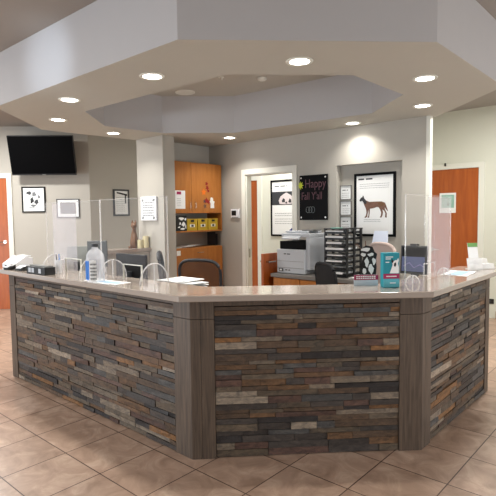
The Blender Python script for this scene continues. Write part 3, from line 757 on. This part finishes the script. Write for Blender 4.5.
# papers and holder on the back counter right
dh = thing('document_holder', 'pale blue white sheet propped upright in a stand under the dog poster', 'document', (-2.48, 5.0, .846))
MB().plate([(-.09, .0), (.10, .0), (.08, .2), (-.08, .2)], (-2.48, 4.92, 1.20), (1, 0, 0), (0, .3, .95), .004).build('sheet', mat('bluish_paper', (205, 214, 232), .7), dh, world=True)
MB().tube([(-2.48, 4.96, .846), (-2.48, 4.96, 1.24)], .012).build('stand_post', M_grey, dh, world=True)
MB().box(-2.58, -2.38, 4.89, 5.05, .846, .856).build('stand_base', M_grey, dh, world=True)
pz = thing('paper_pile', 'white papers spread on the back counter right of the paper sorter', 'papers', (-2.75, 5.1, .846))
for k in range(4):
    MB(Matrix.Translation((-2.75 + .02 * k, 5.1, .846 + .007 * k)) @ Matrix.Rotation(.2 * k - .3, 4, 'Z')).box(-.1, .1, -.14, .14, 0, .006).build('sheet', M_paper, pz, world=True)

# ================================================================== CHAIRS
def chair(label, loc, rz, ms_=M_fabric, mb=M_mesh, top=1.1, wide=.52, group=None):
    t = thing('office_chair', label, 'chair', loc, rz, group)
    MB().tube([(0, 0, .10), (0, 0, .44)], .028, 12).build('gas_column', M_dark, t)
    for k in range(5):
        a = k * 2 * math.pi / 5
        lg = MB().tube([(0, 0, .11), (.28 * math.cos(a), .28 * math.sin(a), .075)], .025, 8, .015).build('leg', M_dark, t)
        q = MB().ball((.29 * math.cos(a), .29 * math.sin(a), .032), .03, 10).build('caster', M_black, t, smooth=True); q.parent = lg
    MB().prism(arc(0, 0, .25, 0, 360, 24, .24)[:-1], .44, .51).build('seat', ms_, t, bevel=.02)
    # back: rounded frame outline with mesh field, curved; seat faces -Y local, back at +Y
    w2 = wide / 2; zb = .60
    out = []
    H = top - zb
    for i in range(33):
        a = 2 * math.pi * i / 32
        cx, sx = math.cos(a), math.sin(a)
        e = .55
        x = w2 * (abs(cx) ** e) * (1 if cx >= 0 else -1); z = zb + H / 2 + H / 2 * (abs(sx) ** e) * (1 if sx >= 0 else -1)
        x *= .86 + .14 * (z - zb) / H
        out.append((x, .25 + .06 * (z - zb) / H - .25 * (x * x), z))
    MB().tube(out, .018, 8).build('back_frame', M_dark if mb is M_mesh else mb, t, smooth=True)
    g = MB(); n = 12
    # mesh field built as rows
    rows = []
    for j in range(n + 1):
        z = zb + .01 + (H - .02) * j / n
        s = (z - zb - H / 2) / (H / 2); half = w2 * (max(0, 1 - abs(s) ** (2 / .55)) ** (.55 / 2)) * (.86 + .14 * (z - zb) / H)
        rows.append([(half * (2 * i / 8 - 1), .25 + .06 * (z - zb) / H - .25 * (half * (2 * i / 8 - 1)) ** 2, z) for i in range(9)])
    for yo in (0, .012):
        vs = [[g._v((p[0], p[1] + yo, p[2])) for p in rw] for rw in rows]
        for a_, b_ in zip(vs, vs[1:]):
            for i in range(8): g.bm.faces.new((a_[i], a_[i + 1], b_[i + 1], b_[i]))
    g.build('backrest', mb, t, smooth=True)
    MB().tube([(0, .05, .46), (0, .27, .47), (0, .29, .62)], .022).build('back_support', M_dark, t)
    for s in (-1, 1):
        MB().tube([(s * .24, .05, .47), (s * .29, .05, .50), (s * .29, .05, .68)], .014).build('arm_post', M_dark, t)
        MB().box(s * .29 - .035, s * .29 + .035, -.09, .16, .68, .705).build('armrest', M_black, t, bevel=.01)
    return t
# back of the chair towards the camera: local +Y must point to the viewer (-Y / +X)
def face(deg): return math.radians(deg)
chair('charcoal mesh office chair standing behind the front left corner of the desk', (-3.99, 3.88, 0), face(200), top=1.11)
chair('black office chair seen beside the printer at the back counter', (-2.49, 4.36, 0), face(150), mb=M_fabric, top=1.10, wide=.42)
chair('dark office chair seen edge on below the white column sign', (-3.606, 3.24, 0), face(137), mb=M_mesh, top=1.23, wide=.40)
chair('beige upholstered office chair behind the teal brochure box', (-2.02, 4.55, 0), face(160), ms_=M_beige, mb=M_beige, top=1.30, wide=.40)

# ================================================================== MONITORS
def monitor(label, loc, rz, wd_=.5, hgt=.30, bz=.16, mscreen=M_blackgloss, mback=M_black, tilt=0, front=True):
    t = thing('monitor', label, 'monitor', loc, rz)
    T = Matrix.Translation((0, 0, bz)) @ Matrix.Rotation(tilt, 4, 'X')
    MB(T).box(-wd_ / 2, wd_ / 2, -.012, .02, 0, hgt).build('housing', mback, t, bevel=.004)
    MB(T).box(-wd_ / 2 + .012, wd_ / 2 - .012, -.0135, -.0122, .014, hgt - .014).build('screen', mscreen, t)
    MB().box(-.03, .03, .021, .05, .01, bz + .1).build('stand', M_dark, t)
    MB().box(-.11, .11, -.06, .12, 0, .012).build('stand_base', M_dark, t)
    return t
WZ = .7755
monitor('wide black monitor seen from behind, below the candles on the ledge', (-3.93, 2.78, WZ), math.pi, .46, .26, .19)
monitor('grey backed monitor left of the hand sanitizer jug', (-4.80, 2.72, WZ), math.radians(222), .22, .26, .24, mback=mat('grey_green_shell', (140, 142, 136), .6), tilt=.06)
monitor('dark grey monitor with a black clip right behind the sanitizer jug', (-4.54, 2.80, WZ), math.radians(222), .20, .27, .29, mback=mat('slate_shell', (92, 95, 96), .6), tilt=-.05)
mo = monitor('small tilted monitor showing a dark blue image behind the right acrylic guard', (-1.66, 3.9, WZ), 0, .22, .23, .31, tilt=-.10, mback=M_black, mscreen=M_blackgloss)
T = Matrix.Translation((0, 0, .31)) @ Matrix.Rotation(-.10, 4, 'X')
MB(T).box(-.095, .095, -.0155, -.014, .02, .14).build('screen_image', M_screen, mo)
g = MB(T); g.tube([(-.08, -.017, .06), (-.03, -.017, .09), (.01, -.017, .05), (.06, -.017, .08), (.09, -.017, .06)], .003, 5); g.build('image_streak', mat('pale_streak', (120, 110, 160), .5), mo)
MB(T).box(-.03, .03, -.02, .025, .231, .245).build('webcam', M_black, mo)
# letter trays with papers behind the left counter
lt = thing('letter_tray', 'black letter tray overflowing with white papers behind the counter corner', 'letter tray', (-3.10, 2.78, WZ))
for k in range(3):
    z = WZ + .01 + k * .075
    MB().box(-3.33, -2.82, 2.58, 2.90, z, z + .006).box(-3.33, -3.325, 2.58, 2.90, z, z + .05).box(-2.825, -2.82, 2.58, 2.90, z, z + .05).build('tray', M_black, lt, world=True)
for (x, y) in ((-3.32, 2.59), (-2.83, 2.59), (-3.32, 2.89), (-2.83, 2.89)):
    MB().box(x - .006, x + .006, y - .006, y + .006, WZ, WZ + .235).build('post', M_black, lt, world=True)
r = random.Random(2)
for k in range(7):
    T = Matrix.Translation((-3.14 + r.uniform(-.08, .05), 2.74 + r.uniform(-.02, .03), WZ + .22 + .008 * k)) @ Matrix.Rotation(r.uniform(-.4, .4), 4, 'Z') @ Matrix.Rotation(r.uniform(-.05, .05), 4, 'X')
    MB(T).box(-.14, .14, -.1, .1, 0, .006).build('paper_sheet', M_paper, lt, world=True)

# ================================================================== SNEEZE GUARDS
def guard(label, loc, rz, width, h, slot_w, slot_h, feet, fr=.13, mp=None):
    t = thing('sneeze_guard', label, 'sneeze guard', loc, rz, 'acrylic sneeze guards on the counter')
    w2 = width / 2; s2 = slot_w / 2
    m = MB(); m.box(-w2, -s2, -.003, .003, .001, h); m.box(s2, w2, -.003, .003, .001, h); m.box(-s2, s2, -.003, .003, slot_h, h)
    m.build('panel', M_acr, t)
    if mp: MB().box(mp[0], mp[1], .006, .009, .003, h - .01).build('hazy_sheet', M_acrh, t)  # second, hazier sheet over part of the panel
    e = MB(); k = .0035
    k = .002
    for a in ((-w2 - k, -w2 + k, 0.001, h), (w2 - k, w2 + k, 0.001, h)): e.box(a[0], a[1], -.0045, .0045, a[2], a[3])
    e.box(-w2 + k, w2 - k, -.0045, .0045, h - .004, h)
    e.build('panel_edge', M_edge2, t)
    s = MB(); s.box(-s2 - .006, -s2, -.006, .006, .001, slot_h + .006); s.box(s2, s2 + .006, -.006, .006, .001, slot_h + .006); s.box(-s2, s2, -.006, .006, slot_h, slot_h + .006)
    s.build('slot_edge', M_white if fr > .1 else M_edge2, t)
    for x in feet:
        pr_ = arc(0, 0, fr, 0, 180, 18, fr * 1.15)
        f = MB(); f.plate(pr_, (x - .0025, 0, .001), (0, 1, 0), (0, 0, 1), .005); ff = f.build('foot', M_acr2, t)
        q = MB(); q.tube([(x, p[0], p[1] + .001) for p in pr_], .0045, 6); q.tube([(x, 0, .001), (x, 0, fr * 1.15)], .005, 6); qq = q.build('foot_edge', M_edge, t); qq.parent = ff
    return t
CZ = 1.0805
guard('clear acrylic sneeze guard behind the sanitizer jug on the left counter', (-4.16, 2.31, CZ), 0, .94, .64, .26, .12, (-.33, .33), .13, (-.36, .06))
guard('clear acrylic sneeze guard left of the papers near the counter corner', (-3.23, 2.29, CZ), 0, .87, .64, .23, .12, (-.27, .27))
guard('clear acrylic sneeze guard on the right counter in front of the door', (-1.45, 3.70, CZ), math.pi / 2, .86, .63, .2, .12, (-.3, .3), .05, (-.02, .428))

# ================================================================== COUNTER ITEMS
jg = thing('sanitizer_jug', 'clear jug of hand sanitizer with a blue label on the left counter', 'bottle', (-3.42, 2.083, CZ))
MB().lathe([(0, 0), (.062, 0), (.070, .01), (.070, .17), (.064, .21), (.045, .24), (.025, .255), (.022, .27), (0, .27)], n=28).build('bottle', M_jug, jg, smooth=True)
MB().lathe([(0, .27), (.025, .27), (.025, .292), (0, .292)], n=16).build('cap', M_dark, jg)
pts = [(.0712 * math.cos(math.radians(a)), .0712 * math.sin(math.radians(a))) for a in range(205, 290, 6)]
g = MB()
for p, q in zip(pts, pts[1:]): g.face([(*p, .02), (*q, .02), (*q, .165), (*p, .165)])
lo = g.build('blue_label', M_blue, jg); so_ = lo.modifiers.new('solid', 'SOLIDIFY'); so_.thickness = .001
pts = [(.0712 * math.cos(math.radians(a)), .0712 * math.sin(math.radians(a))) for a in range(292, 340, 6)]
g = MB()
for p, q in zip(pts, pts[1:]): g.face([(*p, .01), (*q, .01), (*q, .17), (*p, .17)])
lo = g.build('white_label', M_paper, jg); so_ = lo.modifiers.new('solid', 'SOLIDIFY'); so_.thickness = .001
g = MB()
for a in (300, 308, 316, 324, 332):
    for z in (.03, .06, .085, .11, .14):
        g.ball((.0722 * math.cos(math.radians(a)), .0722 * math.sin(math.radians(a)), z), (.004, .004, .008), 6)
g.build('label_lettering', M_ink, jg)
# papers on the counter (blue notices)
def sheet(name, label, loc, rz, w_, h_, m_, bar=None, group=None):
    t = thing(name, label, 'paper', loc, rz, group)
    MB().box(-w_ / 2, w_ / 2, -h_ / 2, h_ / 2, 0, .002).build('sheet', m_, t)
    if bar: MB().box(-w_ / 2 + .02, w_ / 2 - .02, -h_ * .3, h_ * .25, .0022, .0026).build('printed_area', bar, t)
    return t
sheet('flat_notice', 'white sheet with pale blue print lying flat right of the sanitizer jug', (-3.28, 2.12, CZ), .1, .30, .15, M_paper, M_bluepaper)
sheet('flat_notice', 'small plain white sheet lying flat next to the sanitizer jug', (-3.50, 2.13, CZ), -.15, .12, .14, M_paper)
sheet('flat_notice', 'laminated blue and white sheet lying flat on the right counter', (-1.40, 4.2, CZ), math.radians(95), .36, .2, M_paper, M_bluepaper)
# left end: box with cards, terminal, printer
bb = thing('card_display_box', 'long black box holding white cards near the left end of the counter', 'box', (-4.32, 2.085, CZ))
MB().box(-.17, .17, -.05, .05, 0, .065).build('box_body', M_black, bb, bevel=.003)
for x in (-.13, -.07, .06):
    MB().box(x, x + .045, -.0525, -.051, .012, .052).build('card', M_lgrey, bb)
MB().box(-.15, .15, -.03, .04, .066, .075).build('card_stack', M_grey, bb)
cd = thing('receipt_printer', 'white desktop device with sloped top at the far left end of the counter', 'printer', (-5.06, 2.20, CZ))
MB().plate([(-.09, 0), (.10, 0), (.10, .10), (.02, .115), (-.09, .04)], (-.14, 0, 0), (0, 1, 0), (0, 0, 1), .28).build('body', M_whitep, cd, bevel=.006)
MB().box(-.05, .12, .03, .09, .112, .122).build('lid', M_whitep, cd)
MB().box(-.07, .02, -.0925, -.0905, .005, .03).build('slot', M_black, cd)
for k, (x, y, lb) in enumerate(((-4.92, 2.06, 'small black card reader right in front of the white device'), (-4.74, 2.10, 'black card reader left of the card display box'))):
    c = thing('card_reader', lb, 'card reader', (x, y, CZ), .2 * k, 'card readers on the left counter')
    MB().plate([(-.035, 0), (.045, 0), (.045, .05), (-.035, .018)], (-.05, 0, 0), (0, 1, 0), (0, 0, 1), .10).build('body', M_black, c, bevel=.004)
    MB().plate([(-.035, .0), (.01, .0), (.01, .003), (-.035, .003)], (-.035, .0, .036), (0, 1, .4), (0, -.4, 1), .07).build('display', M_lgrey, c)
# eyeglasses-like clear stand
cs = thing('pen_cup', 'small clear acrylic pen cup behind the card display box', 'cup', (-4.21, 2.20, CZ))
MB().lathe([(.03, 0), (.032, 0), (.036, .12), (.034, .12), (.03, .004)], n=16).build('cup', M_edge, cs)
for k, (x, y) in enumerate(((.01, .0), (-.01, .01), (0, -.012))):
    MB().tube([(x, y, .006), (x * 3, y * 2, .17)], .004, 6).build('pen', (M_whitep, M_blue, M_black)[k], cs)
# brochure box teal
e45 = math.radians(45)
tb = thing('teal_brochure_box', 'teal and magenta brochure box with a white dog on the front counter corner', 'brochure box', (-1.50, 3.14, CZ), e45)
MB().box(-.055, .055, -.03, .03, 0, .235).build('box_body', M_teal, tb, bevel=.0015)
MB().box(-.0552, .0552, -.0312, -.0302, .062, .095).build('magenta_band', M_magenta, tb)
MB().box(-.0552, .0552, -.0312, -.0302, 0.004, .060).build('pale_band', mat('pale_teal_band', (90, 175, 190), .5), tb)
g = MB()
for z, a, b_ in ((.205, -.04, .01), (.192, -.04, -.005), (.17, -.04, -.015), (.075, -.035, .035), (.03, -.01, .03)): g.box(a, b_, -.0322, -.0313, z, z + .006)
g.build('lettering', M_paper, tb)
def artL(t, name, poly, y, m_):
    a = MB(); a.plate([(p[0], p[1]) for p in poly], (0, y, 0), (1, 0, 0), (0, 0, 1), .0008); return a.build(name, m_, t)
artL(tb, 'white_dog', [(-.012, .098), (.05, .098), (.05, .135), (.044, .165), (.05, .185), (.046, .20), (.036, .185), (.026, .187), (.014, .178), (.006, .19), (.004, .17), (.008, .155), (-.002, .125)], -.0315, M_paper)
artL(tb, 'dog_patch', [(.018, .165), (.03, .172), (.032, .152), (.024, .14), (.016, .15)], -.0325, M_black)
artL(tb, 'dog_ear', [(.004, .196), (.014, .178), (.006, .165), (-.002, .18)], -.0325, M_black)
# pink brochure with die-cut dog standee
pbx = thing('charity_standee', 'cardboard standee of a black and white dog above a magenta lettered band', 'standee', (-1.665, 3.115, CZ), e45)
MB().box(-.085, .085, -.004, .0, 0, .075).build('card_base', mat('pale_blue_card', (198, 214, 226), .6), pbx)
MB().box(-.085, .085, -.0055, -.0042, .04, .075).build('magenta_band', M_magenta, pbx)
g = MB()
for z in (.060, .047):
    for k in range(9): g.box(-.07 + k * .0155, -.058 + k * .0155, -.0065, -.0057, z, z + .008)
g.build('lettering', M_paper, pbx)
artL(pbx, 'dog_cutout', [(-.03, .076), (.07, .076), (.075, .13), (.07, .18), (.078, .22), (.06, .235), (.045, .27), (.0, .28), (-.03, .26), (-.045, .235), (-.04, .21), (-.02, .195), (-.03, .16), (-.045, .15), (-.035, .12)], -.002, M_black)
for k, p in enumerate([(0, .25, .03, .014), (-.02, .215, .018, .014), (.035, .215, .022, .012), (.005, .165, .016, .032), (.035, .12, .018, .035), (-.01, .10, .015, .02), (.055, .17, .012, .026)]):
    artL(pbx, 'white_patch', blob(*p, 9, 80 + k), -.0035, M_paper)
MB().tube([(-.03, .01, .25), (-.06, .01, .29), (-.075, .01, .285)], .003, 6).build('wire', M_brown, pbx)
MB().tube([(0, .01, .27), (.0, .01, .31)], .003, 6).build('wire', M_brown, pbx)
MB().plate([(0, 0), (.09, 0), (0, .07)], (0, .0005, 0), (0, 1, 0), (0, 0, 1), .003).build('easel_back', M_paper, pbx)
# sign holder right
sh = thing('sign_holder', 'white leaning leaflet with green header near the right end of the counter', 'leaflet', (-1.38, 4.49, CZ), math.radians(48))
MB().plate([(-.045, 0), (.045, 0), (.045, .24), (-.045, .24)], (0, -.03, 0), (1, 0, 0), (0, .22, 1), .003).build('leaflet', M_paper, sh)
MB().plate([(-.045, .205), (.045, .205), (.045, .24), (-.045, .24)], (0, -.0345, .001), (1, 0, 0), (0, .22, 1), .001).build('green_header', M_green, sh)
MB().plate([(-.07, 0), (.07, 0), (.07, .11), (-.07, .11)], (0, -.04, 0), (1, 0, 0), (0, .22, 1), .003).build('acrylic_pocket', M_edge, sh)
ar = thing('acrylic_rack', 'low clear acrylic brochure rack at the right end of the counter', 'rack', (-1.36, 4.63, CZ), math.radians(60))
for k, h_ in enumerate((.05, .09)):
    MB().plate([(-.11, 0), (.11, 0), (.11, h_), (-.11, h_)], (0, -.05 + .07 * k, 0.002), (1, 0, 0), (0, .3, 1), .004).build('acrylic_plate', M_edge, ar)
MB().box(-.11, .11, -.055, .06, 0, .004).build('acrylic_base', M_edge, ar)
MB().box(-.09, .09, -.03, .0, .0045, .05).build('leaflets', M_paper, ar)
